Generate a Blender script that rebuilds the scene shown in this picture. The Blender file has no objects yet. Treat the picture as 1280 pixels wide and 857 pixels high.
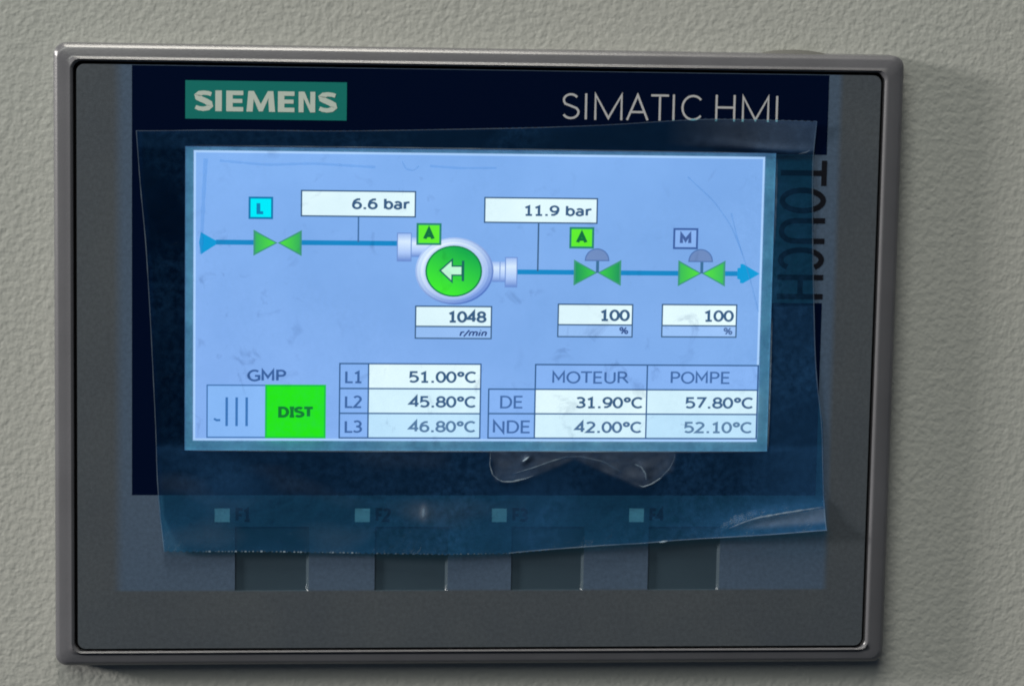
import bpy, math, random
from mathutils import Vector, Matrix, noise as mn

random.seed(7)
S = 0.001                      # everything below is written in millimetres
HZ = 1500.0                    # height of the panel's centre above the floor
def W(x, y, z):                # panel coordinates (right, up, out of the wall) -> world
    return Vector((x * S, -z * S, (y + HZ) * S))

sc = bpy.context.scene
# ------------------------------------------------------------------ camera
R = [[0.9956562725773263, 0.01805234307195115, 0.09133838068981517],
     [0.005593779827705689, -0.9908492103901089, 0.13485752443426],
     [0.09293705668173582, -0.13376081331582304, -0.9866462123357214]]
CAM = (-38.30766818078447, 65.95194500480682, 461.29232497523043)
def d(v): return Vector((v[0], -v[2], v[1]))
cx_, cy_, cz_ = d(R[0]), -d(R[1]), -d(R[2])
cam = bpy.data.cameras.new('camera'); cam_o = bpy.data.objects.new('camera', cam)
sc.collection.objects.link(cam_o)
loc = W(*CAM)
cam_o.matrix_world = Matrix(((cx_.x, cy_.x, cz_.x, loc.x), (cx_.y, cy_.y, cz_.y, loc.y),
                             (cx_.z, cy_.z, cz_.z, loc.z), (0, 0, 0, 1)))
cam.sensor_width = 36; cam.lens = 3500 / 1280 * 36; cam.clip_start = 0.01; cam.clip_end = 50
sc.camera = cam_o
# ------------------------------------------------------------------ light
w = bpy.data.worlds.new('World'); sc.world = w; w.use_nodes = True
bg = w.node_tree.nodes['Background']; bg.inputs[0].default_value = (0.55, 0.72, 1.0, 1); bg.inputs[1].default_value = 0.045
def lamp(name, pos, size, power, col, sizey=None):
    l = bpy.data.lights.new(name, 'AREA'); o = bpy.data.objects.new(name, l); sc.collection.objects.link(o)
    l.energy = power; l.color = col; l.size = size * S
    if sizey: l.shape = 'RECTANGLE'; l.size_y = sizey * S
    o.location = W(*pos); o.rotation_euler = (W(0, 0, 0) - o.location).to_track_quat('-Z', 'Y').to_euler()
lamp('side_lamp', (-1320, 330, 310), 180, 15.5, (1.0, 0.96, 0.91))
lamp('ceiling_lamp', (-100, 1400, 420), 460, 12, (1.0, 0.96, 0.86))
lamp('fill_lamp', (-900, 1500, 1900), 1500, 20.5, (0.97, 1.0, 0.92))  # unseen frontal fill, added for the soft ambient light
sc.view_settings.view_transform = 'Standard'; sc.view_settings.look = 'None'
sc.view_settings.exposure = 0; sc.view_settings.gamma = 1
sc.cycles.filter_width = 1.9
sc.cycles.transparent_max_bounces = 16

# ------------------------------------------------------------------ materials
def lin(c):
    return tuple((v / 255 / 12.92) if v / 255 <= 0.04045 else ((v / 255 + 0.055) / 1.055) ** 2.4 for v in c)
class Nt:
    def __init__(s, name):
        s.m = bpy.data.materials.new(name); s.m.use_nodes = True; s.t = s.m.node_tree; s.t.nodes.clear()
        s.out = s.n('ShaderNodeOutputMaterial')
    def n(s, kind, **kw):
        x = s.t.nodes.new(kind)
        for k, v in kw.items():
            if k.startswith('_'): setattr(x, k[1:], v)
            else: x.inputs[k.replace('__', ' ')].default_value = v
        return x
    def l(s, a, b): s.t.links.new(a, b)
    def noise(s, scale, detail=3, rough=.5, dist=0, vec=None):
        x = s.n('ShaderNodeTexNoise', Scale=scale, Detail=detail, Roughness=rough, Distortion=dist)
        s.l(vec or s.coord(), x.inputs['Vector']); return x.outputs['Fac']
    def coord(s):
        if not hasattr(s, '_c'): s._c = s.n('ShaderNodeTexCoord').outputs['Object']
        return s._c
    def ramp(s, fac, a, b, ca=(0, 0, 0, 1), cb=(1, 1, 1, 1)):
        x = s.n('ShaderNodeValToRGB'); e = x.color_ramp.elements
        e[0].position = a; e[1].position = b; e[0].color = ca; e[1].color = cb
        s.l(fac, x.inputs[0]); return x.outputs[0]
    def math(s, op, a, b=None, clamp=False):
        x = s.n('ShaderNodeMath', _operation=op, _use_clamp=clamp)
        for i, v in enumerate((a, b)):
            if v is None: continue
            if isinstance(v, (int, float)): x.inputs[i].default_value = v
            else: s.l(v, x.inputs[i])
        return x.outputs[0]
    def bump(s, h, strength, dist):
        x = s.n('ShaderNodeBump', Strength=strength, Distance=dist); s.l(h, x.inputs['Height']); return x.outputs[0]
def c4(c): return (c[0], c[1], c[2], 1)

def principled(name, col, rough, spec=.5, grain=0, gscale=6000, gdist=.00003, var=0, metal=0):
    t = Nt(name); p = t.n('ShaderNodeBsdfPrincipled', Roughness=rough, Metallic=metal)
    p.inputs['Specular IOR Level'].default_value = spec
    p.inputs['Base Color'].default_value = c4(col)
    if var:
        f = t.noise(60, 5, .6)
        k1 = tuple(v * (1 - var) for v in col); k2 = tuple(v * (1 + var) for v in col)
        t.l(t.ramp(f, .3, .7, c4(k1), c4(k2)), p.inputs['Base Color'])
    if grain: t.l(t.bump(t.noise(gscale, 2), grain, gdist), p.inputs['Normal'])
    t.l(p.outputs[0], t.out.inputs[0]); return t.m

# powder-coated sheet steel: orange-peel relief
t = Nt('powder_coat'); p = t.n('ShaderNodeBsdfPrincipled', Roughness=.42)
p.inputs['Specular IOR Level'].default_value = .35
n1 = t.noise(900, 1.2, .45, .12); n2 = t.noise(1900, 1.5, .5, .1); n3 = t.noise(9, 3)
h = t.math('ADD', t.math('MULTIPLY', n1, 2.0), t.math('MULTIPLY', n2, .5))
t.l(t.bump(h, .95, .000085), p.inputs['Normal'])
t.l(t.ramp(n3, .3, .7, (.445, .46, .43, 1), (.50, .50, .465, 1)), p.inputs['Base Color'])
t.l(p.outputs[0], t.out.inputs[0]); POWDER = t.m

FRAME = principled('frame_plastic', (.138, .137, .150), .29, .9, .5, 3800, .00003, .10)
GROOVE = principled('groove_black', (.003, .003, .004), .8, .2)
KEY = principled('key_foil', (.044, .074, .100), .30, 1.0, .5, 5500, .00004, .06)
GLASS = principled('black_glass', (.0008, .0048, .024), .22, .10)
t = Nt('lcd_frame'); p = t.n('ShaderNodeBsdfPrincipled', Roughness=.45)
t.l(t.ramp(t.noise(260, 5, .65), .3, .7, (.45, .48, .55, 1), (.88, .88, .9, 1)), p.inputs['Base Color'])
t.l(t.bump(t.noise(700, 3), .6, .0002), p.inputs['Normal'])
p.inputs['Emission Color'].default_value = (.42, .52, .95, 1); p.inputs['Emission Strength'].default_value = .11   # faint blue glow added to the surround for backlight reaching it
t.l(p.outputs[0], t.out.inputs[0]); LCDF = t.m
GASKET = principled('gasket_rubber', (.13, .13, .12), .6, .3)

# front foil: grey print, with the bluish clear window band printed into it (soft edged)
t = Nt('grey_foil'); p = t.n('ShaderNodeBsdfPrincipled', Roughness=.48)
p.inputs['Specular IOR Level'].default_value = .4
sep = t.n('ShaderNodeSeparateXYZ'); t.l(t.coord(), sep.inputs[0])
X, Y = sep.outputs[0], sep.outputs[2]
def edge(v, a, b):
    x = t.n('ShaderNodeMapRange'); x.inputs['From Min'].default_value = a; x.inputs['From Max'].default_value = b
    x.interpolation_type = 'SMOOTHSTEP'; t.l(v, x.inputs['Value']); return x.outputs[0]
m1 = t.math('MULTIPLY', edge(X, -.0612, -.0588), edge(X, .0602, .0588))
m2 = t.math('MULTIPLY', m1, edge(Y, -.0389, -.0384))
mix = t.n('ShaderNodeMix', _data_type='RGBA'); t.l(m2, mix.inputs['Factor'])
g1 = t.ramp(t.noise(45, 5, .6), .3, .7, (.070, .083, .100, 1), (.086, .099, .112, 1))
t.l(g1, mix.inputs[6])
mix.inputs[7].default_value = (.078, .120, .186, 1)
gr = t.n('ShaderNodeMix', _data_type='RGBA', _blend_type='MULTIPLY'); gr.inputs['Factor'].default_value = 1
t.l(mix.outputs[2], gr.inputs[6]); t.l(t.ramp(t.noise(1500, 2, .7), .3, .7, (.86, .86, .86, 1), (1.13, 1.13, 1.13, 1)), gr.inputs[7])
t.l(gr.outputs[2], p.inputs['Base Color'])
t.l(t.bump(t.noise(5200, 2), .6, .00005), p.inputs['Normal'])
t.l(p.outputs[0], t.out.inputs[0]); FOIL = t.m

def vcol(name, emit):
    t = Nt(name); a = t.n('ShaderNodeAttribute', _attribute_name='Col')
    if emit:
        e = t.n('ShaderNodeEmission'); t.l(a.outputs[0], e.inputs[0])
        # backlight unevenness
        f = t.ramp(t.noise(38, 4, .6), .3, .72, (.90, .92, .94, 1), (1.10, 1.07, 1.05, 1))
        mx = t.n('ShaderNodeMix', _data_type='RGBA', _blend_type='MULTIPLY'); mx.inputs['Factor'].default_value = 1
        t.l(a.outputs[0], mx.inputs[6]); t.l(f, mx.inputs[7]); t.l(mx.outputs[2], e.inputs[0])
        t.l(e.outputs[0], t.out.inputs[0])
    else:
        p = t.n('ShaderNodeBsdfPrincipled', Roughness=.45); t.l(a.outputs[0], p.inputs['Base Color'])
        t.l(p.outputs[0], t.out.inputs[0])
    return t.m
LIT = vcol('lit_pixels', True)
PRINT = vcol('ink_print', False)

# blue protective film
TINT = (.39, .89, .985)
t = Nt('blue_film')
tr = t.n('ShaderNodeBsdfTransparent', Color=c4(TINT)); TR = tr
df = t.n('ShaderNodeBsdfDiffuse', Color=(.002, .12, .38, 1))
sheen_blue = t.n('ShaderNodeBsdfDiffuse', Color=(.09, .33, .80, 1))  # blue mixed in by the haze map as painted sheen and glow
gl = t.n('ShaderNodeBsdfGlossy', Roughness=.2)
soft = t.noise(70, 5, .65, .5); fine = t.noise(900, 3, .6); patch = t.noise(34, 3, .55, 1.2)
wr = t.noise(150, 4, .6, 1.0)
mA = t.n('ShaderNodeMixShader', Fac=.035); t.l(tr.outputs[0], mA.inputs[1]); t.l(df.outputs[0], mA.inputs[2])
hz = t.math('MULTIPLY', t.ramp(patch, .45, .74), t.math('MULTIPLY', t.ramp(fine, .35, .7), .09), True)
sp = t.math('MULTIPLY', t.math('MULTIPLY', t.ramp(t.noise(240, 3, .6, .8), .60, .72), t.ramp(t.noise(60, 2, .5), .42, .6)), .13)
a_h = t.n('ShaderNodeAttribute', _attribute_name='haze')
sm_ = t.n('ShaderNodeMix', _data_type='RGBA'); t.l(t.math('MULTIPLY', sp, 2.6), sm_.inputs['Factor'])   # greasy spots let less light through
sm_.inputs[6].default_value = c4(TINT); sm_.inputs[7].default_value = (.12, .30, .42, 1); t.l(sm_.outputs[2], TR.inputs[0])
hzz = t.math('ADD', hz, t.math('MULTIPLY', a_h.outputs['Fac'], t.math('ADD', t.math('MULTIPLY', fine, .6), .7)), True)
mV = t.n('ShaderNodeMixShader'); t.l(hzz, mV.inputs[0]); t.l(mA.outputs[0], mV.inputs[1]); t.l(sheen_blue.outputs[0], mV.inputs[2])
a_v = t.n('ShaderNodeAttribute', _attribute_name='sheen_grey'); sheen_grey = t.n('ShaderNodeBsdfDiffuse', Color=(.40, .46, .56, 1))   # grey painted in for light reflected off lifted, creased parts
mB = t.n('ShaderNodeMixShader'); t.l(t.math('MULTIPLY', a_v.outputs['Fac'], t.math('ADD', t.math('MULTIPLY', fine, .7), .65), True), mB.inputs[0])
t.l(mV.outputs[0], mB.inputs[1]); t.l(sheen_grey.outputs[0], mB.inputs[2])
fr = t.n('ShaderNodeFresnel', IOR=1.3); bp = t.bump(t.math('ADD', wr, t.math('MULTIPLY', soft, 1.5)), .5, .0006)
t.l(bp, fr.inputs['Normal']); t.l(bp, gl.inputs['Normal'])
mC = t.n('ShaderNodeMixShader'); t.l(fr.outputs[0], mC.inputs[0]); t.l(mB.outputs[0], mC.inputs[1]); t.l(gl.outputs[0], mC.inputs[2])
t.l(mC.outputs[0], t.out.inputs[0]); FILM = t.m
# whitened creases of the film, and pale paint for glints on its edges
t = Nt('film_crease_glint'); tr = t.n('ShaderNodeBsdfTransparent', Color=(.75, .88, .97, 1))
p = t.n('ShaderNodeBsdfPrincipled', Roughness=.3); p.inputs['Base Color'].default_value = (.50, .64, .76, 1)
a = t.n('ShaderNodeAttribute', _attribute_name='haze')
m = t.n('ShaderNodeMixShader'); t.l(a.outputs['Fac'], m.inputs[0]); t.l(tr.outputs[0], m.inputs[1]); t.l(p.outputs[0], m.inputs[2])
t.l(m.outputs[0], t.out.inputs[0]); CREASE_GLINT = t.m

# ------------------------------------------------------------------ helpers
ORG = W(0, 0, 0)
def obj(name, verts, faces, mat, parent=None, smooth=False, cols=None, haze=None):
    """verts in panel mm; every mesh keeps its origin at the panel centre"""
    me = bpy.data.meshes.new(name)
    me.from_pydata([(x * S, -z * S, y * S) for x, y, z in verts], [], faces)
    me.materials.append(mat)
    if smooth: me.polygons.foreach_set('use_smooth', [True] * len(me.polygons))
    if cols:
        at = me.color_attributes.new('Col', 'FLOAT_COLOR', 'POINT')
        at.data.foreach_set('color', [v for c in cols for v in (c[0], c[1], c[2], 1)])
    if haze:
        at = me.attributes.new('haze', 'FLOAT', 'POINT'); at.data.foreach_set('value', haze)
    me.update()
    o = bpy.data.objects.new(name, me); sc.collection.objects.link(o)
    if parent: o.parent = parent
    else: o.location = ORG
    return o

class Fl:
    """flat coloured shapes (ink or lit pixels) gathered into ONE object"""
    def __init__(s, z): s.z = z; s.v = []; s.f = []; s.c = []; s.k = 0
    def poly(s, pts, col, up=0):
        s.k += 1; z = s.z + up + s.k * .0012; b = len(s.v)
        s.v += [(x, y, z) for x, y in pts]; s.f.append(tuple(range(b, b + len(pts))))
        s.c += (col if isinstance(col, list) else [col] * len(pts))
    def strip(s, pts, wd, col, closed=False):
        s.k += 1; z = s.z + s.k * .0012; n = len(pts); L = []; Rr = []
        for i in range(n):
            if closed: a, b_ = pts[i - 1], pts[(i + 1) % n]
            else: a, b_ = pts[max(i - 1, 0)], pts[min(i + 1, n - 1)]
            q = pts[i]
            def nrm(u, v):
                dx, dy = v[0] - u[0], v[1] - u[1]; l = math.hypot(dx, dy) or 1; return (-dy / l, dx / l)
            n1 = nrm(a, q) if a != q else nrm(q, b_); n2 = nrm(q, b_) if b_ != q else n1
            mx, my = n1[0] + n2[0], n1[1] + n2[1]; l2 = mx * mx + my * my
            k = 2 / l2 if l2 > .35 else 2 / .35
            h_ = (wd[i] if isinstance(wd, list) else wd) / 2
            L.append((q[0] + mx * k * h_, q[1] + my * k * h_, z)); Rr.append((q[0] - mx * k * h_, q[1] - my * k * h_, z))
        b = len(s.v); s.v += L + Rr; s.c += [col] * (2 * n)
        for i in range(n if closed else n - 1):
            j = (i + 1) % n; s.f.append((b + i, b + n + i, b + n + j, b + j))
    def rect(s, x0, y0, x1, y1, col): s.poly([(x0, y0), (x1, y0), (x1, y1), (x0, y1)], col)
    def build(s, name, mat, parent):
        v, f = s.v, s.f
        o = obj(name, v, f, mat, parent, cols=s.c)
        # make every face look out of the wall
        for pl in o.data.polygons:
            if pl.normal.y > 0: pl.flip()
        return o

def arc(cx, cy, rx, ry, a0, a1, n=14):
    return [(cx + rx * math.cos(math.radians(a0 + (a1 - a0) * i / n)), cy + ry * math.sin(math.radians(a0 + (a1 - a0) * i / n))) for i in range(n + 1)]
# skeleton letters: (advance, [strokes]); y 0..1 is baseline..cap height
Scurve = arc(.29, .755, .25, .245, 35, 180, 8)[:-1] + [(.045, .70), (.10, .60), (.29, .52), (.48, .43), (.55, .31)] + arc(.29, .245, .27, .245, 0, -148, 9)
G = {
 '0': (.62, [('c', arc(.31, .5, .25, .5, 90, 450, 22)[:-1])]),
 '1': (.62, [[(.10, .80), (.33, .97), (.33, 0)], [(.12, 0), (.54, 0)]]),
 '2': (.62, [arc(.29, .74, .24, .26, 150, -30, 10) + [(.08, 0), (.57, 0)]]),
 '3': (.62, [arc(.26, .755, .24, .245, 140, -90, 11) + [(.2, .51)], [(.2, .51)] + arc(.26, .255, .27, .255, 90, -145, 11)]),
 '4': (.64, [[(.44, 0), (.44, 1), (.04, .30), (.60, .30)]]),
 '5': (.62, [[(.52, 1), (.12, 1), (.10, .55)] + arc(.27, .31, .27, .31, 115, -140, 12)]),
 '6': (.62, [('c', arc(.31, .31, .24, .31, 90, 450, 18)[:-1]), [(.52, .97), (.33, .96), (.16, .80), (.08, .5), (.075, .3)]]),
 '7': (.62, [[(.06, 1), (.56, 1), (.20, 0)]]),
 '8': (.62, [('c', arc(.31, .755, .21, .245, 90, 450, 16)[:-1]), ('c', arc(.31, .26, .25, .26, 90, 450, 16)[:-1])]),
 '9': (.62, [('c', arc(.31, .69, .24, .31, 90, 450, 18)[:-1]), [(.10, .03), (.29, .04), (.46, .20), (.54, .5), (.545, .7)]]),
 '.': (.34, [[(.17, -.09), (.17, .12)]]),
 ',': (.34, [[(.17, .09), (.12, -.15)]]),
 'o': (.50, [('c', arc(.25, .80, .15, .18, 90, 450, 14)[:-1])]),     # degree ring
 '/': (.45, [[(.05, -.12), (.40, 1.02)]]),
 ' ': (.34, []),
 'b': (.62, [[(.10, 1.05), (.10, 0)], ('c', arc(.32, .36, .22, .36, 90, 450, 16)[:-1])]),
 'a': (.60, [arc(.27, .50, .19, .22, 150, 0, 8) + [(.46, 0)], ('c', arc(.27, .20, .19, .20, 90, 450, 14)[:-1])]),
 'r': (.42, [[(.10, .74), (.10, 0)], [(.10, .48), (.19, .66), (.40, .70)]]),
 'm': (.95, [[(.10, .74), (.10, 0)], [(.10, .55)] + arc(.30, .52, .17, .20, 140, 0, 6) + [(.47, 0)], [(.47, .55)] + arc(.66, .52, .17, .20, 140, 0, 6) + [(.83, 0)]]),
 'n': (.60, [[(.10, .74), (.10, 0)], [(.10, .55)] + arc(.30, .52, .17, .20, 140, 0, 6) + [(.47, 0)]]),
 'i': (.28, [[(.12, .72), (.12, 0)], [(.12, .90), (.12, 1.04)]]),
 '%': (.95, [('c', arc(.20, .74, .14, .24, 90, 450, 12)[:-1]), ('c', arc(.72, .26, .14, .24, 90, 450, 12)[:-1]), [(.22, 0), (.70, 1)]]),
 'A': (.68, [[(.02, 0), (.34, 1), (.66, 0)], [(.15, .32), (.53, .32)]]),
 'C': (.66, [arc(.40, .5, .35, .5, 48, 312, 18)]),
 'D': (.74, [('c', [(.10, 0), (.10, 1), (.32, 1)] + arc(.34, .5, .32, .5, 90, -90, 12) + [(.32, 0)])]),
 'E': (.60, [[(.54, 1), (.10, 1), (.10, 0), (.54, 0)], [(.10, .52), (.50, .52)]]),
 'F': (.56, [[(.54, 1), (.10, 1), (.10, 0)], [(.10, .50), (.48, .50)]]),
 'G': (.74, [arc(.40, .5, .35, .5, 52, 300, 16) + [(.66, .12), (.66, .46), (.42, .46)]]),
 'H': (.74, [[(.10, 0), (.10, 1)], [(.62, 0), (.62, 1)], [(.10, .52), (.62, .52)]]),
 'I': (.42, [[(.21, 0), (.21, 1)], [(.04, 1), (.38, 1)], [(.04, 0), (.38, 0)]]),
 'L': (.56, [[(.10, 1), (.10, 0), (.54, 0)]]),
 'M': (.82, [[(.10, 0), (.10, 1), (.40, .32), (.70, 1), (.70, 0)]]),
 'N': (.74, [[(.10, 0), (.10, 1), (.62, 0), (.62, 1)]]),
 'O': (.78, [('c', arc(.39, .5, .34, .5, 90, 450, 24)[:-1])]),
 'P': (.62, [[(.10, 0), (.10, 1), (.34, 1)] + arc(.34, .74, .20, .26, 90, -90, 9) + [(.10, .48)]]),
 'R': (.68, [[(.10, 0), (.10, 1), (.34, 1)] + arc(.34, .75, .19, .25, 90, -90, 9) + [(.10, .50)], [(.34, .50), (.64, 0)]]),
 'S': (.62, [Scurve]),
 'T': (.64, [[(.32, 0), (.32, 1)], [(.0, 1), (.64, 1)]]),
 'U': (.72, [[(.10, 1), (.10, .33)] + arc(.36, .30, .26, .30, 180, 360, 12) + [(.62, .33), (.62, 1)]]),
}
def text(fl, s, x0, x1, y0, y1, wt, col, slant=0, AX=1.3):
    """writes s so that its ink runs from x0 to x1 and its capitals from y0 to y1; wt = stroke / cap height"""
    wt *= 1.12; e_ = (y1 - y0) * .035; y0 -= e_; y1 += e_     # stems are broader than bars
    h = y1 - y0; xs = []; st = []; pen = 0
    for ch in s:
        adv, strokes = G[ch]
        for q in strokes:
            cl = isinstance(q, tuple); pts = q[1] if cl else q
            pts = [(pen + x + slant * y, wt / 2 + y * (1 - wt)) for x, y in pts]
            st.append((pts, cl)); xs += [x for x, _ in pts]
        pen += adv + .03
    a, b = min(xs) , max(xs); wx = wt * h * AX; k = (x1 - x0 - wx) / (b - a)
    for pts, cl in st:
        n0 = len(fl.v)
        fl.strip([((wx / 2 + (x - a) * k) / AX, y0 + y * h) for x, y in pts], wt * h, col, cl)
        fl.v[n0:] = [(x0 + x * AX, y, z) for x, y, z in fl.v[n0:]]

def rrect(x0, y0, x1, y1, r, n=5):
    P = []
    for cx, cy, a in ((x1 - r, y0 + r, -90), (x1 - r, y1 - r, 0), (x0 + r, y1 - r, 90), (x0 + r, y0 + r, 180)):
        P += [(cx + r * math.cos(math.radians(a + 90 * i / n)), cy + r * math.sin(math.radians(a + 90 * i / n))) for i in range(n + 1)]
    return P
def loft(rings, cap=False):
    v = []; f = []; n = len(rings[0])
    for rg in rings: v += rg
    for k in range(len(rings) - 1):
        for i in range(n):
            j = (i + 1) % n; f.append((k * n + i, k * n + j, (k + 1) * n + j, (k + 1) * n + i))
    if cap: f.append(tuple(range((len(rings) - 1) * n, len(rings) * n)))
    return v, f
def flip_out(o):
    for pl in o.data.polygons:
        if pl.normal.y > 0: pl.flip()

# ------------------------------------------------------------------ setting: cabinet front
ZW = -4.6
n = 2
o = obj('cabinet_front', [(-420, -380, ZW), (420, -380, ZW), (420, 380, ZW), (-420, 380, ZW),
                          (-420, -380, ZW - 2), (420, -380, ZW - 2), (420, 380, ZW - 2), (-420, 380, ZW - 2)],
        [(0, 1, 2, 3), (7, 6, 5, 4), (0, 4, 5, 1), (1, 5, 6, 2), (2, 6, 7, 3), (3, 7, 4, 0)], POWDER)
o['kind'] = 'structure'

# ------------------------------------------------------------------ the touch panel
tp = bpy.data.objects.new('touch_panel', None); sc.collection.objects.link(tp); tp.location = ORG
tp.empty_display_size = .05
tp['label'] = 'grey framed operator touch panel with glowing blue pump diagram screen, set in the cabinet front'
tp['category'] = 'control panel'

# frame: outer skirt, rounded shoulder, sloping face, small inner lip, groove wall
X0, X1, Y0, Y1 = -70.5, 70.2, -51.5, 52.0
def ring(ins, z, r): return [(x, y, z) for x, y in rrect(X0 + ins, Y0 + ins, X1 - ins, Y1 - ins, r, 8)]
rings = [ring(-.1, ZW - .3, 2.0), ring(0, -.95, 1.9), ring(.05, -.72, 1.85), ring(.14, -.60, 1.8), ring(.54, -.28, 1.7), ring(.66, -.20, 1.6),
         ring(.85, -.14, 1.6), ring(1.9, .05, 1.5), ring(2.60, .16, 1.5)]
n_ = len(rings[0])
def ringo(i2, z, r): return [(x, y, z) for x, y in rrect(-67.32 - i2, -49.02 - i2, 66.82 + i2, 49.22 + i2, r, 8)]
rings += [ringo(.48, .20, 1.75), ringo(.40, .17, 1.7), ringo(.05, -.16, 1.5), ringo(0, -.26, 1.5), ringo(0, -1.6, 1.5)]
v, f = loft(rings)
fr_o = obj('frame', v, f, FRAME, tp, smooth=True)
# groove floor
v, f = loft([[(x, y, -1.5) for x, y in rrect(-67.6, -49.3, 67.1, 49.5, 1.5, 8)]] + [[(x, y, -1.48) for x, y in rrect(-65, -47, 64.5, 47, 1.5, 8)]])
obj('groove', v, f, GROOVE, tp)
# sealing gasket that bulges out at the top edge
gv = []; gf = []
N = 18
for i in range(N + 1):
    u = i / N; x = 46.2 + u * 11.5; hgt = .75 * max(0.0, math.sin(math.pi * u)) ** .7
    for (yy, zz) in ((51.0, -2.2), (51.9 + hgt, -2.5), (51.95 + hgt, -3.2), (51.9 + hgt, ZW - .2)): gv.append((x, yy, zz))
for i in range(N):
    for k in range(3):
        a = i * 4 + k; gf.append((a, a + 4, a + 5, a + 1))
obj('gasket', gv, gf, GASKET, tp, smooth=True)

# ---- front foil with four pressed-in key pockets and the rounded outer corners
KX = [(-40.72, -28.38), (-17.35, -5.02), (5.68, 18.02), (28.97, 41.24)]
KY = (-38.72, -27.80)
FX0, FX1, FY0, FY1 = -66.72, 66.22, -48.5, 48.68
LC = (-49.12, 48.82, -14.83, 35.57)                     # opening for the display
xb = sorted([FX0 + 1.3, FX1 - 1.3, LC[0], LC[1]] + [q for k in KX for q in k])
yb = [FY0 + 1.3, KY[0], KY[1], LC[2], LC[3], FY1 - 1.3]
v = [(x, y, 0) for y in yb for x in xb]; f = []
nx = len(xb); ny = len(yb)
for j in range(ny - 1):
    for i in range(nx - 1):
        xm, ym = (xb[i] + xb[i + 1]) / 2, (yb[j] + yb[j + 1]) / 2
        if KY[0] < ym < KY[1] and any(k[0] < xm < k[1] for k in KX): continue
        if LC[0] < xm < LC[1] and LC[2] < ym < LC[3]: continue
        a = j * nx + i; f.append((a, a + 1, a + nx + 1, a + nx))
# border: rounded outline, stitched to the inner rectangle
def corner(cx, cy, a0, inner):
    b = len(v); pts = arc(cx, cy, 1.3, 1.3, a0, a0 + 90, 6)
    v.extend([(x, y, -.0) for x, y in pts]); c = inner
    for i in range(6): f.append((c, b + i, b + i + 1))
    return b, b + 6
ia, ib, ic, id_ = 0, nx - 1, ny * nx - 1, (ny - 1) * nx
c0 = corner(xb[0], yb[0], 180, ia); c1 = corner(xb[-1], yb[0], 270, ib); c2 = corner(xb[-1], yb[-1], 0, ic); c3 = corner(xb[0], yb[-1], 90, id_)
f.append(tuple([c0[1], c1[0]] + list(range(nx - 1, -1, -1))))
f.append(tuple([c2[1], c3[0]] + list(range((ny - 1) * nx, ny * nx))))
f.append(tuple([c1[1], c2[0]] + [j * nx + nx - 1 for j in range(ny - 1, -1, -1)]))
f.append(tuple([c3[1], c0[0]] + [j * nx for j in range(ny)]))
# rim going down into the groove
rim_top = list(range(c0[0], c0[0] + 7)) + list(range(c1[0], c1[0] + 7)) + list(range(c2[0], c2[0] + 7)) + list(range(c3[0], c3[0] + 7))
b = len(v)
cxm, cym = (FX0 + FX1) / 2, (FY0 + FY1) / 2
for i in rim_top:
    x, y, _ = v[i]; v.append((x + (.04 if x > cxm else -.04), y + (.04 if y > cym else -.04), -.12))
for i in rim_top:
    x, y, _ = v[i]; v.append((x, y, -1.3))
m_ = len(rim_top)
for i in range(m_):
    j = (i + 1) % m_
    f.append((rim_top[i], b + i, b + j, rim_top[j])); f.append((b + i, b + m_ + i, b + m_ + j, b + j))
foil = obj('front_foil', v, f, FOIL, tp); flip_out(foil)

for i, (a, b_) in enumerate(KX):
    # pocket walls + floor in one pressed pad
    y0, y1 = KY; dz = -.42
    r0 = [(a, y0, -.002), (b_, y0, -.002), (b_, y1, -.002), (a, y1, -.002)]
    r1 = [(a + .02, y0 + .03, dz), (b_ - .45, y0 + .03, dz), (b_ - .45, y1 - .03, dz), (a + .02, y1 - .03, dz)]
    vv, ff = loft([r0, r1], cap=True)
    k = obj('function_key', vv, ff, KEY, tp)
    for pl in k.data.polygons:
        pass
    # pale square with the key's mark beside it
    fl = Fl(.012); x = a - 3.4
    fl.rect(x, -26.97, x + 2.5, -24.66, (1.0, .72, .80))
    fl.build('label_square', PRINT, tp)
    fl = Fl(.012); text(fl, 'F%d' % (i + 1), a + .05, a + 2.7, -26.9, -24.65, .19, lin((10, 12, 16)), AX=1.0)
    fl.build('key_mark', PRINT, tp)

# ---- black display window, with a notch on the right for the TOUCH lettering, and an opening for the LCD
gx = [-57.8, -49.15, 48.85, 57.42]; gy = [-22.4, -14.85, 10.45, 35.4, 35.6, 48.66]
v = [(x, y, .02) for y in gy for x in gx]; f = []
for j in range(5):
    for i in range(3):
        if i == 1 and 1 <= j <= 3: continue
        if i == 2 and j == 2: continue
        a = j * 4 + i; f.append((a, a + 1, a + 5, a + 4))
gw = obj('display_window', v, f, GLASS, tp)
fl = Fl(.03)     # TOUCH reads downward, letter tops to the right; cut like a stencil of the black glass
ink = (.0012, .0016, .006)
def tl(pts): return [(49.7 + .42 + yy * 6.95, yt + (yb2 - yt) * xx) for xx, yy in pts]
wd = .92
def tch(yt_, yb_, strokes):
    global yt, yb2
    yt, yb2 = yt_ - wd / 2, yb_ + wd / 2
    for q in strokes:
        cl = isinstance(q, tuple)
        fl.strip(tl(q[1] if cl else q), wd, ink, cl)
tch(34.55, 30.1, [[(-.1, 1), (1.1, 1)], [(.5, -.06), (.5, 1)]])
tch(29.9, 25.55, [('c', arc(.5, .5, .5, .5, 0, 360, 28)[:-1])])
tch(24.8, 20.45, [[(0, 1.06), (0, .36)] + arc(.5, .33, .5, .33, 180, 360, 12) + [(1, .36), (1, 1.06)]])
tch(19.95, 15.7, [arc(.52, .5, .5, .5, 42, 318, 20)])
tch(15.25, 11.1, [[(0, -.06), (0, 1.06)], [(1, -.06), (1, 1.06)], [(0, .5), (1, .5)]])
fl.build('touch_lettering', PRINT, tp)

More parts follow.
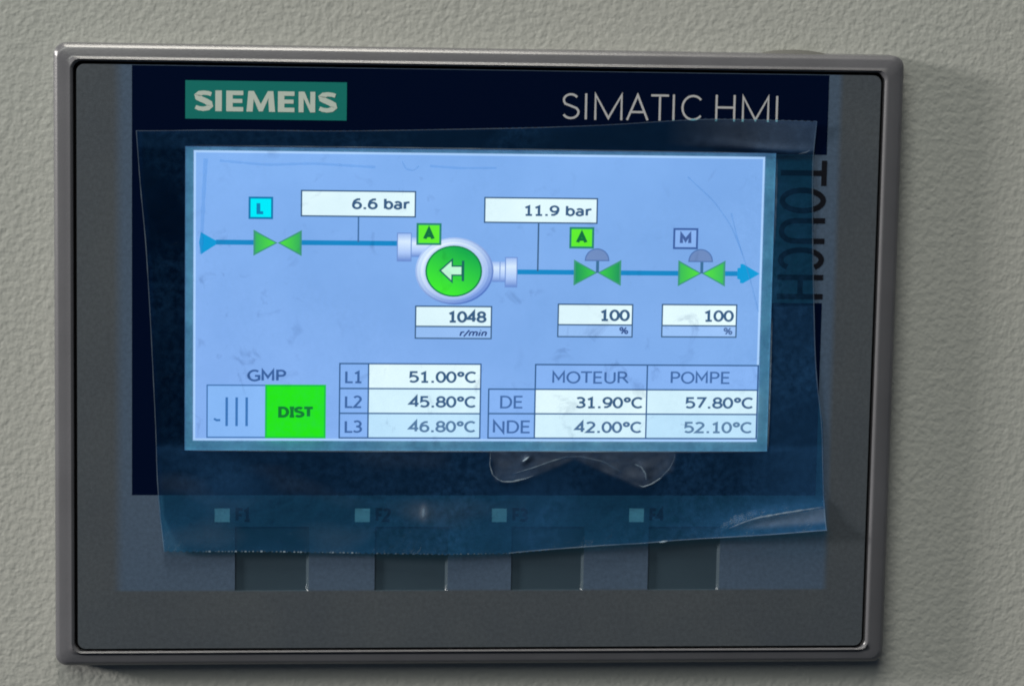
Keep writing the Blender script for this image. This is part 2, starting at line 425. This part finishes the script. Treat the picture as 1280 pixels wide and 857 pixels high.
# ---- maker's plate: teal, bold letters
fl = Fl(.03); fl.rect(-49.15, 40.08, -22.82, 46.32, lin((0, 126, 118)))
plate = fl.build('logo_plate', PRINT, tp)
fl = Fl(.045); L0 = -47.68; k = 1.0; yb0, yt0 = 41.35, 44.72; H_ = yt0 - yb0; white = lin((205, 218, 208))
def E_(x0, x1):
    s_ = 1.05; h1 = .72
    fl.rect(x0, yb0, x0 + s_, yt0, white)
    fl.rect(x0 + s_, yb0, x1, yb0 + h1, white); fl.rect(x0 + s_, yt0 - h1, x1, yt0, white)
    fl.rect(x0 + s_, (yb0 + yt0) / 2 - .30, x1 - .15, (yb0 + yt0) / 2 + .36, white)
def S_(x0, x1):
    w_ = x1 - x0
    pts = [(.90, .815), (.74, .865), (.50, .885), (.28, .855), (.165, .755), (.20, .65), (.36, .575), (.62, .475), (.80, .375), (.835, .26), (.72, .15), (.48, .105), (.24, .13), (.06, .195)]
    ww = [.66, .68, .70, .78, .92, .98, .92, .92, .98, .92, .78, .70, .68, .66]
    fl.strip([(x0 + px * w_, yb0 + py * H_) for px, py in pts], [q * 1.0 for q in ww], white)
S_(L0, L0 + 3.05)
fl.rect(L0 + 3.4, yb0, L0 + 4.46, yt0, white)
E_(L0 + 5.18, L0 + 7.95)
mx0, mx1 = L0 + 8.48, L0 + 13.15
fl.poly([(mx0, yb0), (mx0 + 1.0, yb0), (mx0 + 1.15, yb0 + 1.9), (mx0 + .98, yt0), (mx0 + .30, yt0)], white)
fl.poly([(mx1, yb0), (mx1 - .30, yt0), (mx1 - .98, yt0), (mx1 - 1.10, yb0 + 1.9), (mx1 - 1.0, yb0)], white)
mc = (mx0 + mx1) / 2
fl.poly([(mx0 + .95, yt0), (mx0 + .98, yt0 - .9), (mc - .32, yb0 + .05), (mc + .32, yb0 + .05), (mx1 - .98, yt0 - .9), (mx1 - .95, yt0), (mx1 - 1.2, yt0), (mc, yb0 + 1.25), (mx0 + 1.2, yt0)], white)
E_(L0 + 13.6, L0 + 16.3)
nx0, nx1 = L0 + 16.98, L0 + 19.7
fl.rect(nx0, yb0, nx0 + .82, yt0, white); fl.rect(nx1 - .82, yb0, nx1, yt0, white)
fl.poly([(nx0 + .3, yt0), (nx1 - .82, yb0), (nx1 - .2, yb0), (nx1 - .4, yb0 + .2), (nx0 + .95, yt0)], white)
S_(L0 + 20.2, L0 + 23.3)
o = fl.build('logo_lettering', PRINT, plate)

# ---- SIMATIC HMI, thin line lettering
fl = Fl(.03); pale = lin((196, 196, 200)); wl = .35; yb0, yt0 = 40.80 + wl / 2, 45.08 - wl / 2
def px(q): return 12.62 + (q / 4 + 660 - 702) * .1343
def sm(strokes, x0, x1):
    x0, x1 = px(x0) + wl / 2, px(x1) - wl / 2
    for q in strokes:
        fl.strip([(x0 + x * (x1 - x0), yb0 + y * (yt0 - yb0)) for x, y in q], wl, pale)
S2 = arc(.50, .76, .42, .24, 30, 200, 9) + [(.18, .60), (.50, .515), (.84, .42)] + arc(.50, .26, .46, .26, 15, -155, 10)
Mst = [[(0, -.06), (0, 1), (.5, .02), (1, 1), (1, -.06)]]
sm([S2], 168, 262)
fl.rect(px(285), yb0 - wl / 2, px(285) + wl, yt0 + wl / 2, pale)
sm(Mst, 332, 472)
sm([[(0, -.05), (.5, 1), (1, -.05)], [(.16, .29), (.84, .29)]], 490, 603)
sm([[(-.02, 1), (1.02, 1)], [(.5, -.06), (.5, .95)]], 610, 705)
fl.rect(px(721), yb0 - wl / 2, px(721) + wl, yt0 + wl / 2, pale)
sm([arc(.56, .5, .56, .5, 42, 318, 18)], 765, 870)
sm([[(0, -.06), (0, 1.06)], [(1, -.06), (1, 1.06)], [(0, .53), (1, .53)]], 935, 1035)
sm(Mst, 1068, 1205)
fl.rect(px(1238), yb0 - wl / 2, px(1238) + wl, yt0 + wl / 2, pale)
fl.build('series_lettering', PRINT, tp)

# ---- LCD frame ring, set back, then the lit screen
SX0, SX1, SY0, SY1 = -47.757, 47.099, -13.272, 34.905
def rct(x0, y0, x1, y1, z): return [(x0, y0, z), (x1, y0, z), (x1, y1, z), (x0, y1, z)]
v, f = loft([rct(-49.15, -14.85, 48.85, 35.6, .018), rct(-49.10, -14.80, 48.80, 35.55, -.35), rct(SX0 - .12, SY0 - .12, SX1 + .12, SY1 + .12, -.42),
             rct(SX0 - .02, SY0 - .02, SX1 + .02, SY1 + .02, -.52)])
lf = obj('display_surround', v, f, LCDF, tp); flip_out(lf)

def em(r, g, b):
    c = lin((r, g, b)); return tuple(q / (tt * .91) for q, tt in zip(c, TINT))
def hx(u): return SX0 + u * (SX1 - SX0) / 480
def hy(v_): return SY1 - v_ * (SY1 - SY0) / 272
BG = em(124, 171, 232); EDGE = em(168, 206, 250); INK = em(58, 92, 128); WHITE = em(222, 246, 252); LINE = em(66, 108, 158)
PALEBOX = em(138, 180, 240)
fl = Fl(-.5)
GXn, GYn = 24, 14
b = 0
for j in range(GYn + 1):
    for i in range(GXn + 1):
        fl.v.append((SX0 + (SX1 - SX0) * i / GXn, SY0 + (SY1 - SY0) * j / GYn, -.5))
        u, q = i / GXn, j / GYn
        k = 1.03 - .06 * u + .04 * abs(2 * q - 1)
        fl.c.append(tuple(c * kk for c, kk in zip(BG, (k * (1.02 + .10 * (1 - u) * (1 - q)), k, k))))
for j in range(GYn):
    for i in range(GXn):
        a = j * (GXn + 1) + i; fl.f.append((a, a + 1, a + GXn + 2, a + GXn + 1))
fl.strip([(SX0 + .18, SY0 + .18), (SX1 - .18, SY0 + .18), (SX1 - .18, SY1 - .18), (SX0 + .18, SY1 - .18)], .36, EDGE, True)
screen = fl.build('screen', LIT, tp)
Zs = -.49
def P(*q): return [(hx(a), hy(b)) for a, b in q]
def lit(name, fn):
    global Zs
    fl = Fl(Zs); fn(fl); Zs += fl.k * .0012       # each picture element lies just above the last
    return fl.build(name, LIT, screen)
def box(fl, x0, y0, x1, y1, fill, line=LINE, lw=.22):
    fl.rect(hx(x0), hy(y1), hx(x1), hy(y0), fill)
    fl.strip([(hx(x0), hy(y1)), (hx(x1), hy(y1)), (hx(x1), hy(y0)), (hx(x0), hy(y0))], lw, line, True)
def htext(fl, s, x0, x1, y0, y1, wt, col, slant=0): text(fl, s, hx(x0), hx(x1), hy(y1), hy(y0), wt, col, slant)

PIPE = em(24, 134, 196)
def pipe(x0, x1, y):
    lit('pipe_line', lambda fl: fl.rect(hx(x0), hy(y + 2.3), hx(x1), hy(y - 2.3), PIPE))
ARW = em(16, 152, 212)
def a1(fl): fl.poly(P((4.6, 85.6), (6, 75.9), (19, 84), (19, 87.2), (6, 96.8)), ARW)
lit('flow_arrow', a1)
pipe(18.5, 49.7, 85.2); pipe(89.9, 169.9, 84.9); pipe(270.5, 319.3, 110.8); pipe(359.4, 408.2, 110.9); pipe(448.6, 460, 110.8)
lit('flow_arrow', lambda fl: fl.poly(P((459, 105.6), (461.5, 105), (461.5, 101.6), (464, 101.6), (478.3, 110.7), (464, 120), (461.5, 119.6), (461.5, 116.5), (459, 115.6)), ARW))
lit('gauge_line', lambda fl: fl.strip(P((137.1, 60), (137.1, 84)), .26, LINE))
lit('gauge_line', lambda fl: fl.strip(P((288.6, 64.5), (288.6, 110)), .26, INK))
def valve(x0, x1, yt_, yb_, g1, g2, dome=None):
    xc, yc = (x0 + x1) / 2, (yt_ + yb_) / 2
    def fn(fl):
        gd = em(64, 150, 120)
        fl.poly(P((x0, yt_), (xc, yc), (x0, yb_)), gd); fl.poly(P((x1, yt_), (x1, yb_), (xc, yc)), gd)
        fl.poly(P((x0 + 1.6, yt_ + 2.6), (xc - 2, yc), (x0 + 1.6, yb_ - 2.6)), [g1, g2, g1])
        fl.poly(P((x1 - 1.6, yt_ + 2.6), (x1 - 1.6, yb_ - 2.6), (xc + 2, yc)), [g1, g1, g2])
        if dome:
            fl.strip(P((xc, 99.2), (xc, yc)), .5, em(60, 110, 150))
            dc = em(112, 140, 190); x0d, x1d, yt2, yb3 = dome
            pts = arc((x0d + x1d) / 2, yb3, (x1d - x0d) / 2, -(yb3 - yt2), 180, 360, 16)
            pts = [(hx(a), hy(2 * yb3 - b)) for a, b in arc((x0d + x1d) / 2, yb3, (x1d - x0d) / 2, (yb3 - yt2), 0, 180, 16)]
            fl.poly(pts, dc); fl.strip(pts, .2, em(84, 118, 176), True)
    lit('valve_symbol', fn)
valve(49.7, 89.9, 73.2, 97.6, em(56, 178, 90), em(80, 224, 60))
valve(319.2, 359.5, 98.6, 123.3, em(34, 150, 88), em(60, 205, 70), (328.8, 348.8, 88.4, 99.4))
valve(408.2, 448.6, 98.4, 123.2, em(60, 190, 84), em(84, 226, 54), (417.2, 437.3, 88.2, 99.5))
def modebox(x0, y0, x1, y1, ch, fill, line, tc):
    def fn(fl):
        box(fl, x0, y0, x1, y1, fill, line, .34); w2 = 3.9 if ch == 'L' else 5.3
        htext(fl, ch, (x0 + x1) / 2 - w2 + .3, (x0 + x1) / 2 + w2 - .3, y0 + 4.2, y1 - 4.0, .21, tc)
    lit('mode_box', fn)
modebox(46.3, 43.4, 65.0, 62.4, 'L', em(0, 236, 250), em(22, 120, 172), em(20, 130, 180))
modebox(315.8, 68.9, 335.0, 87.2, 'A', em(96, 236, 44), em(40, 130, 110), em(20, 110, 60))
modebox(404.1, 68.9, 423.7, 87.0, 'M', em(140, 182, 242), em(62, 96, 160), em(70, 100, 160))
def pump(fl):
    lo, hi = em(150, 182, 238), em(212, 232, 252); dk = em(98, 134, 204)
    def cyl(x0, y0, x1, y1):
        ys = [y0, y0 + (y1 - y0) * .3, y0 + (y1 - y0) * .7, y1]; cs = [lo, hi, em(170, 198, 245), dk]
        for i in range(3):
            fl.poly(P((x0, ys[i + 1]), (x1, ys[i + 1]), (x1, ys[i]), (x0, ys[i])), [cs[i + 1], cs[i + 1], cs[i], cs[i]])
    cyl(169.9, 75.2, 181.5, 101.4); cyl(181.5, 79.0, 206, 97.4); cyl(250, 101.2, 261.4, 120.4); cyl(261.2, 97.2, 271, 125)
    for q in ((169.9, 75.2, 181.5, 101.4), (261.2, 97.2, 271, 125)):
        fl.strip(P((q[0], q[1]), (q[2], q[1]), (q[2], q[3]), (q[0], q[3])), .16, em(108, 142, 206), True)
    fl.strip(P((256.6, 101.4), (256.6, 120.2)), .16, em(120, 152, 214))
    cx, cy = 218.2, 110.4
    for k, (rx, ry) in enumerate(((33.0, 31.6), (31.6, 30.2), (28.6, 27.4), (26.0, 25.6))):
        pts = []; cols = []
        for i in range(40):
            a = 2 * math.pi * i / 40; pts.append((hx(cx + rx * math.cos(a)), hy(cy - ry * math.sin(a))))
            s_ = .5 + .5 * math.cos(a - math.radians(128))
            A, B = [(em(76, 112, 190), em(176, 202, 244)), (em(112, 146, 216), em(206, 228, 252)), (em(140, 172, 232), em(226, 242, 254)), (em(170, 196, 242), em(196, 218, 248))][k]
            cols.append(tuple(p + (q - p) * s_ for p, q in zip(A, B)))
        fl.poly(pts, cols)
    pts = [(hx(cx - .6 + 24 * math.cos(a)), hy(cy + .2 - 24.2 * math.sin(a))) for a in [2 * math.pi * i / 40 for i in range(40)]]
    fl.poly(pts, em(20, 130, 70))
    pts = []; cols = []
    for i in range(40):
        a = 2 * math.pi * i / 40; pts.append((hx(cx - .6 + 22.6 * math.cos(a)), hy(cy + .2 - 22.8 * math.sin(a))))
        s_ = .5 - .5 * math.sin(a + .5)
        cols.append(tuple(p + (q - p) * s_ for p, q in zip(em(22, 168, 74), em(66, 236, 44))))
    fl.poly(pts, cols)
    fl.strip(P((225.4, 100.6), (225.4, 119.8)), .42, em(28, 104, 92))
    pts = P((207, 110), (215.6, 101.2), (215.6, 106.4), (224, 106.4), (224, 113.6), (215.6, 113.6), (215.6, 119))
    fl.strip(pts, .5, em(28, 104, 92), True); fl.poly(pts, em(190, 246, 214))
lit('pump_symbol', pump)
modebox(186.6, 66.5, 205.9, 85.2, 'A', em(96, 236, 44), em(40, 130, 110), em(20, 110, 60))

def field(x0, y0, x1, y1, s, tx0, tx1, ty0, ty1, wt=.155, div=None, unit=None):
    def fn(fl):
        box(fl, x0, y0, x1, y1, WHITE, INK, .24)
        if div:
            fl.rect(hx(x0) + .1, hy(y1) + .1, hx(x1) - .1, hy(div), em(150, 190, 242)); fl.strip(P((x0, div), (x1, div)), .24, INK)
        htext(fl, s, tx0, tx1, ty0, ty1, wt, INK)
        if unit: htext(fl, *unit)
    lit('value_field', fn)
field(89.4, 36.3, 184.5, 59.9, '6.6 bar', 131.5, 180.8, 43.0, 53.0, .165)
field(242.9, 41.1, 337.9, 64.2, '11.9 bar', 276.0, 334.2, 48.0, 57.6, .165)
field(186, 143.8, 250, 174.0, '1048', 213.3, 246, 148.5, 158.8, .17, 162.8, ('r/min', 223.0, 246.6, 165.8, 172, .17, em(48, 74, 130), .2))
field(306.7, 141.0, 370, 171.7, '100', 342.2, 367.8, 146, 156.4, .17, 160.4, ('%', 359, 366.8, 162.2, 169.0, .15, em(56, 84, 140)))
field(395.5, 140.6, 459.2, 171.3, '100', 431.2, 457.0, 146, 156.4, .16, 160.6, ('%', 448.4, 456.2, 162.2, 169.0, .15, em(78, 108, 158)))

lit('screen_caption', lambda fl: htext(fl, 'GMP', 45.1, 77.8, 204.8, 215.4, .15, em(58, 96, 156)))
def b1(fl):
    box(fl, 11.7, 219.4, 60.7, 268.8, em(136, 184, 244), em(62, 112, 172))
    for x in (28.1, 36.4, 44.8): fl.strip(P((x, 230.8), (x, 258.1)), .42, em(60, 116, 182))
    fl.strip(P((17.4, 251.2), (19.8, 252.6), (22.8, 252.4)), .36, em(60, 116, 182))
lit('screen_button', b1)
def b2(fl):
    box(fl, 61.0, 219.4, 110.5, 268.8, em(38, 226, 8), em(30, 190, 60), .3)
    htext(fl, 'DIST', 71.2, 101.8, 239.7, 249.6, .21, em(20, 120, 40))
lit('screen_button', b2)
TI = em(60, 96, 156)
def table(name, cells):
    def fn(fl):
        for (x0, y0, x1, y1, fill) in cells: box(fl, x0, y0, x1, y1, fill, em(52, 92, 140), .24)
    lit(name, fn)
W2 = em(208, 238, 250); W3 = em(186, 224, 248)
ysl = [198.4, 222.0, 245.6, 269.0]
table('reading_table', [(122.7, ysl[i], 146.9, ysl[i + 1], em(134, 178, 240)) for i in range(3)] + [(146.9, ysl[i], 241.8, ysl[i + 1], (WHITE, W2, W3)[i]) for i in range(3)])
for i in range(3):
    y = (205.4, 229.0, 252.6)[i]
    lit('row_name', lambda fl: htext(fl, 'L%d' % (i + 1), 127.2, 142.0, y, y + 11.2, .13, em(62, 100, 158)))
    lit('reading', lambda fl: htext(fl, ('51.00oC', '45.80oC', '46.80oC')[i], 180.9, 238.4, y + .2, y + 10.6, .155, (INK, em(60, 94, 132), em(84, 120, 158))[i]))
table('reading_table', [(248.8, 222.0, 288.3, 245.4, em(134, 178, 240)), (248.8, 245.4, 288.3, 268.8, em(134, 178, 240)),
                        (288.3, 198.4, 383.8, 222.0, em(134, 178, 240)), (383.8, 198.4, 479.2, 222.0, em(134, 178, 240)),
                        (288.3, 222.0, 383.8, 245.4, WHITE), (383.8, 222.0, 479.2, 245.4, W2), (288.3, 245.4, 383.8, 268.8, W2), (383.8, 245.4, 479.2, 268.8, W3)])
for s, x0, x1, y0, y1 in (('MOTEUR', 302.6, 368.4, 205.0, 216.0), ('POMPE', 404.0, 455.6, 204.8, 215.8), ('DE', 258.6, 278.6, 228.6, 240.0), ('NDE', 252.8, 285.2, 252.2, 263.8)):
    lit('table_heading', lambda fl: htext(fl, s, x0, x1, y0, y1, .12, em(66, 104, 162)))
for s, x0, x1, y0, col in (('31.90oC', 322.7, 380.8, 229.3, INK), ('57.80oC', 417.0, 476.0, 229.2, em(62, 96, 134)), ('42.00oC', 322.4, 380.4, 252.9, em(76, 110, 148)), ('52.10oC', 416.4, 475.6, 252.9, em(90, 126, 162))):
    lit('reading', lambda fl: htext(fl, s, x0, x1, y0, y0 + 10.4, .155, col))

# ------------------------------------------------------------------ the loose blue protective film
def interp(tab, u):
    for (a, fa), (b, fb) in zip(tab, tab[1:]):
        if u <= b: return fa + (fb - fa) * (u - a) / (b - a) if b > a else fb
    return tab[-1][1]
TOP = [(-57.14, 38.06), (-52, 38.1), (-46, 38.35), (-34.5, 38.4), (-26.5, 38.35), (-16, 38.6), (-8, 38.85), (0, 39.1), (8, 39.35), (13, 39.6), (21, 40.0), (26.5, 40.45), (32, 40.9), (36.5, 41.2), (45, 41.2), (55.41, 41.05)]
BOT = [(-52.5, -31.7), (-47.3, -31.75), (-36, -31.8), (-26.5, -31.95), (-16, -32.15), (-5.3, -32.25), (5.4, -32.2), (13.6, -31.45), (21.7, -30.75), (28.5, -30.5), (32.6, -30.1), (40.9, -29.5), (49, -28.95), (59.21, -28.1)]
LEF = [(-31.7, -52.5), (-26, -53.2), (-20, -53.7), (-12, -53.9), (6.5, -54.8), (20, -55.6), (29, -56.5), (38.06, -57.14)]
RIG = [(-28.1, 59.21), (-20, 58.7), (-10, 58.2), (-4, 57.2), (1, 56.65), (12, 56.0), (25, 55.4), (35, 55.1), (38, 55.3), (41.05, 55.41)]
NXF, NYF = 420, 260
def dseg(x, y, pl):
    best = 1e9; bt = 0; tot = len(pl) - 1
    for i in range(tot):
        (ax, ay), (bx, by) = pl[i], pl[i + 1]; dx, dy = bx - ax, by - ay
        tt = max(0, min(1, ((x - ax) * dx + (y - ay) * dy) / (dx * dx + dy * dy)))
        dd = math.hypot(x - ax - tt * dx, y - ay - tt * dy)
        if dd < best: best = dd; bt = (i + tt) / tot
    return best, bt
RIDGE = [([(1.8, -15.0), (1.75, -17.2), (2.3, -18.9), (3.6, -19.9), (5.6, -20.0), (7.8, -19.5), (9.4, -18.8)], .2, .7),
         ([(5.2, -19.2), (9, -17.9), (12, -16.7), (15, -15.8), (18.5, -15.7), (22, -17.0), (25, -19.0), (27.6, -20.9), (29.6, -20.5), (31.6, -18.8), (33, -16.8), (33.3, -15)], .13, 1.1),
         ([(26.8, -16.6), (28, -17.8), (28.6, -19.8)], .35, .6), ([(7.2, -16.8), (8.6, -15.7)], .35, .5),
         ([(42.5, -27.7), (45, -26.7), (47.3, -26.0), (52, -25.2), (59.0, -24.2)], .55, .9),
         ([(36, 37.4), (45, 36.4), (50, 35.9), (56, 35.7)], .45, .8)]
TRI = [(2, -15), (3, -19.6), (8, -19.4), (16, -15.9), (27.5, -20.8), (32.5, -18), (33, -15)]
def inside(x, y, pg):
    c = False; j = len(pg) - 1
    for i in range(len(pg)):
        if (pg[i][1] > y) != (pg[j][1] > y) and x < (pg[j][0] - pg[i][0]) * (y - pg[i][1]) / (pg[j][1] - pg[i][1]) + pg[i][0]: c = not c
        j = i
    return c
def film_z(x, y, b):
    z = .16 + .10 * (mn.noise(Vector((x * .09, y * .13, 1.3))) + .5)
    z += .05 * mn.noise(Vector((x * .35, y * .5, 4.1)))
    # the lower edge stands off the panel, most at the right corner
    db = y - b
    lift = .8 + .5 * mn.noise(Vector((x * .07, 0, 9))) + max(0, (x - 30) / 29) * .9
    z += lift * max(0, 1 - db / 6.5) ** 2
    z += .9 * max(0, (x - 38) / 18) * max(0, (y - 36) / 5)             # top right corner lifts
    for pl, hgt, wd_ in RIDGE:
        if min(p[0] for p in pl) - 3 < x < max(p[0] for p in pl) + 3 and min(p[1] for p in pl) - 3 < y < max(p[1] for p in pl) + 3:
            dd, tt = dseg(x, y, pl); z += hgt * math.exp(-(dd / wd_) ** 2) * (max(0.0, math.sin(math.pi * min(max(tt, .04), .96))) ** .5)
    return z
v = []; hz_ = []; ve_ = []
for j in range(NYF + 1):
    q = j / NYF
    for i in range(NXF + 1):
        u = i / NXF
        # bilinear blend of the four uneven edges (Coons patch)
        xb_ = -52.5 + u * 111.71; xt_ = -57.14 + u * 112.55
        yb_, yt_ = interp(BOT, xb_), interp(TOP, xt_)
        yl = -31.7 + q * 69.76; yr = -28.1 + q * 69.15
        xl, xr = interp(LEF, yl), interp(RIG, yr)
        x = (1 - u) * xl + u * xr; y = (1 - q) * yb_ + q * yt_
        # pinked edge
        sx = (1 if (i // 2) % 2 else -1)
        amp = .11 * (.6 + .8 * abs(mn.noise(Vector((x * .8, q, 2)))))
        if j == 0 and x < 12: y += sx * amp
        if j == NYF and x > -35: y += sx * amp
        z = film_z(x, y, yb_)
        v.append((x, y, z))
        hh = .0; ve = .0  # film sheen painted by position: blue haze and grey reflections
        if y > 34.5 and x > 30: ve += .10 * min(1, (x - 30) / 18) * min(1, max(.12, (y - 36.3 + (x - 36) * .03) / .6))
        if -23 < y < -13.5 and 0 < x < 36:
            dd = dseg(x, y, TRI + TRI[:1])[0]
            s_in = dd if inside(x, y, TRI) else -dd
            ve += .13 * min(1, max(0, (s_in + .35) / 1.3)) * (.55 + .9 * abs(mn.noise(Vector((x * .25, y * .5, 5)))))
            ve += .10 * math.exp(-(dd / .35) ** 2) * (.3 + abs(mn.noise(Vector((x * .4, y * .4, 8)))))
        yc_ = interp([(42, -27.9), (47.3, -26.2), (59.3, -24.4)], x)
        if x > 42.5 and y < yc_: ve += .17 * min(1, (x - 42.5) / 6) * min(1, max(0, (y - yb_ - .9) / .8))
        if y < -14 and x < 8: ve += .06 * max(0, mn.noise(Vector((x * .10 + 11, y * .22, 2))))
        ve += .35 * math.exp(-((x + 9.3) / .5) ** 2 - ((y + 25.3) / 1.0) ** 2) + .07 * math.exp(-((x + 9.8) / 2.2) ** 2 - ((y + 25.2) / 1.6) ** 2)  # painted glint between two function keys
        hh += .085 * min(1, max(0, (x - (48.9 if -14.8 < y < 35.6 else 43)) / (.6 if -14.8 < y < 35.6 else 12))) * (.35 if 10 < y < 36 else 1) + .045 * min(1, max(0, (-13.5 - y) / 1.0)) + .03 * min(1, max(0, (y - 35) / .6))  # painted blue sheen at the right, below and above the display
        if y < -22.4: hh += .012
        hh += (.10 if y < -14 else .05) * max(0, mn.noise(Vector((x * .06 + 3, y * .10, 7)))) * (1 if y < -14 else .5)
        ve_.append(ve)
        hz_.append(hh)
f = []
for j in range(NYF):
    for i in range(NXF):
        a = j * (NXF + 1) + i; f.append((a, a + 1, a + NXF + 2, a + NXF + 1))
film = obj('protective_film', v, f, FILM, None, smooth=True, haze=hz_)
at = film.data.attributes.new('sheen_grey', 'FLOAT', 'POINT'); at.data.foreach_set('value', ve_)
film['label'] = 'loose wrinkled sheet of translucent blue protective film with pinked edges, stuck over the glowing screen'
film['category'] = 'protective film'

def crease_glint(name, pl, wd_, op, lift=.03):
    """thin pale strip following the film: folds, scratches and painted glints"""
    n = 40; pts = []
    segs = []; tot = 0
    for a, b in zip(pl, pl[1:]):
        l = math.dist(a, b); segs.append((a, b, tot, l)); tot += l
    for i in range(n + 1):
        s_ = tot * i / n
        for a, b, st, l in segs:
            if s_ <= st + l + 1e-6:
                tt = (s_ - st) / l; pts.append((a[0] + (b[0] - a[0]) * tt, a[1] + (b[1] - a[1]) * tt)); break
    # smooth the path
    for _ in range(3):
        pts = [pts[0]] + [((p[0] + 2 * q[0] + r[0]) / 4, (p[1] + 2 * q[1] + r[1]) / 4) for p, q, r in zip(pts, pts[1:], pts[2:])] + [pts[-1]]
    vv = []; ff = []; hh = []
    for i, (x, y) in enumerate(pts):
        a = pts[max(i - 1, 0)]; b = pts[min(i + 1, len(pts) - 1)]
        dx, dy = b[0] - a[0], b[1] - a[1]; l = math.hypot(dx, dy) or 1; nx_, ny_ = -dy / l, dx / l
        tw = max(0.0, math.sin(math.pi * i / n)) ** .5 if name == 'crease_glint' else 1
        w_ = wd_ * (.35 + .65 * tw) * (.8 + .4 * mn.noise(Vector((x, y, 0))))
        yb_ = interp(BOT, x)
        for k, (o_, zz, e) in enumerate(((-.5, 0, .0), (-.2, .06, .8), (.2, .06, .8), (.5, 0, .0))):
            X_, Y_ = x + nx_ * w_ * o_, y + ny_ * w_ * o_
            vv.append((X_, Y_, film_z(X_, Y_, yb_) + lift + zz)); hh.append(e * op * tw * (.55 + .8 * abs(mn.noise(Vector((x * .7, y * .7, 3))))))
    for i in range(len(pts) - 1):
        for k in range(3):
            a = i * 4 + k; ff.append((a, a + 4, a + 5, a + 1))
    return obj(name, vv, ff, CREASE_GLINT, film, smooth=True, haze=hh)
crease_glint('crease_glint', [(1.85, -15.0), (1.75, -17.2), (2.3, -18.9), (3.6, -19.9)], .30, .5)
crease_glint('crease_glint', [(2.6, -19.3), (3.9, -20.0), (5.6, -20.0), (7.8, -19.5), (9.2, -19.0)], .45, .8)
crease_glint('crease_glint', [(5.4, -18.8), (9, -17.7), (12, -16.6), (15, -15.7)], .42, .35)
crease_glint('crease_glint', [(13, -15.9), (17, -15.7), (21, -16.6), (24, -18.4)], .5, .22)
crease_glint('crease_glint', [(26.9, -20.6), (27.8, -20.9), (29.2, -20.4), (30.9, -19.3)], .45, .8)
crease_glint('crease_glint', [(30.5, -19.6), (32.2, -17.8), (33.0, -16.2), (33.1, -15.2)], .4, .25)
crease_glint('crease_glint', [(26.2, -17.0), (27.4, -17.5), (28.1, -18.6), (28.3, -19.8)], .45, .5)
crease_glint('crease_glint', [(7.2, -16.6), (8.4, -15.7)], .45, 1.0)
crease_glint('crease_glint', [(42.3, -28.0), (45, -26.8), (47.3, -26.05), (52, -25.25), (59.0, -24.25)], .6, .6)
crease_glint('crease_glint', [(-9.2, -24.5), (-9.3, -26.2)], .7, .45)  # pale strip painted as the glint between two keys
crease_glint('crease_glint', [(30.6, -30.3), (32.2, -30.05)], .4, 1.0)
crease_glint('crease_glint', [(52.5, 35.5), (53.8, 35.8), (54.6, 36.2)], .4, .35)
crease_glint('scratch', [(34, 31.5), (38.5, 27.5), (41.5, 23.5), (43.5, 19.0), (45, 14.5), (46.6, 9)], .32, .20)
crease_glint('scratch', [(41.5, 25.5), (42.6, 21.5), (43.6, 18.5)], .3, .15)
crease_glint('scratch', [(-45.8, 33.6), (-46.2, 26), (-46.5, 18)], .8, .09)
crease_glint('scratch', [(-43.5, 33.3), (-36, 32.7), (-28, 33.0), (-18, 32.5)], .5, .12)
crease_glint('scratch', [(-13.6, 33.5), (-13.0, 32.3), (-11.8, 32.0), (-10.8, 32.8)], .35, .22)
crease_glint('scratch', [(-9, 32.8), (-4, 32.5), (2, 32.6)], .5, .1)
crease_glint('crease_glint', [(-49.3, -14.9), (-20, -14.95), (10, -14.9), (30, -14.95), (49, -14.9)], .34, .45)  # this and the next three: bright rim of the display opening, painted pale
crease_glint('crease_glint', [(48.95, -14.8), (49.0, -5), (48.95, 8)], .34, .55)
crease_glint('crease_glint', [(49.0, 20), (49.05, 28), (49.0, 35)], .5, .18)
crease_glint('crease_glint', [(-49.0, 35.7), (-20, 35.75), (10, 35.7), (49, 35.6)], .3, .40)
crease_glint('cut_edge', [(a, b - .08) for a, b in TOP], .20, .22)  # light catching the cut edges, painted as pale strips
crease_glint('cut_edge', [(b + .08, a) for a, b in LEF], .22, .30)
crease_glint('cut_edge', [(b - .1, a) for a, b in RIG], .28, .24)
crease_glint('cut_edge', [(a, b + .08) for a, b in BOT if a > 5], .26, .30)
# pale flecks painted as glints on the teeth of the pinked lower edge
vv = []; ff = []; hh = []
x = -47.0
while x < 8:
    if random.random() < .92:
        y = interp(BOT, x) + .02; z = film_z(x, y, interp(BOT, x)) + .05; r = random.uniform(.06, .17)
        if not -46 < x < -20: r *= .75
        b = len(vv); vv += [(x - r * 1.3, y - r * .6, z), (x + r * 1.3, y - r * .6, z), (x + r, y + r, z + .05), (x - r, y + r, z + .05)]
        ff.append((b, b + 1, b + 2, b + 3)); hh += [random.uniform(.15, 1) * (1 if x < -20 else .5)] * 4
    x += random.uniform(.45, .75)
o = obj('edge_glints', vv, ff, CREASE_GLINT, film, haze=hh); o['kind'] = 'stuff'
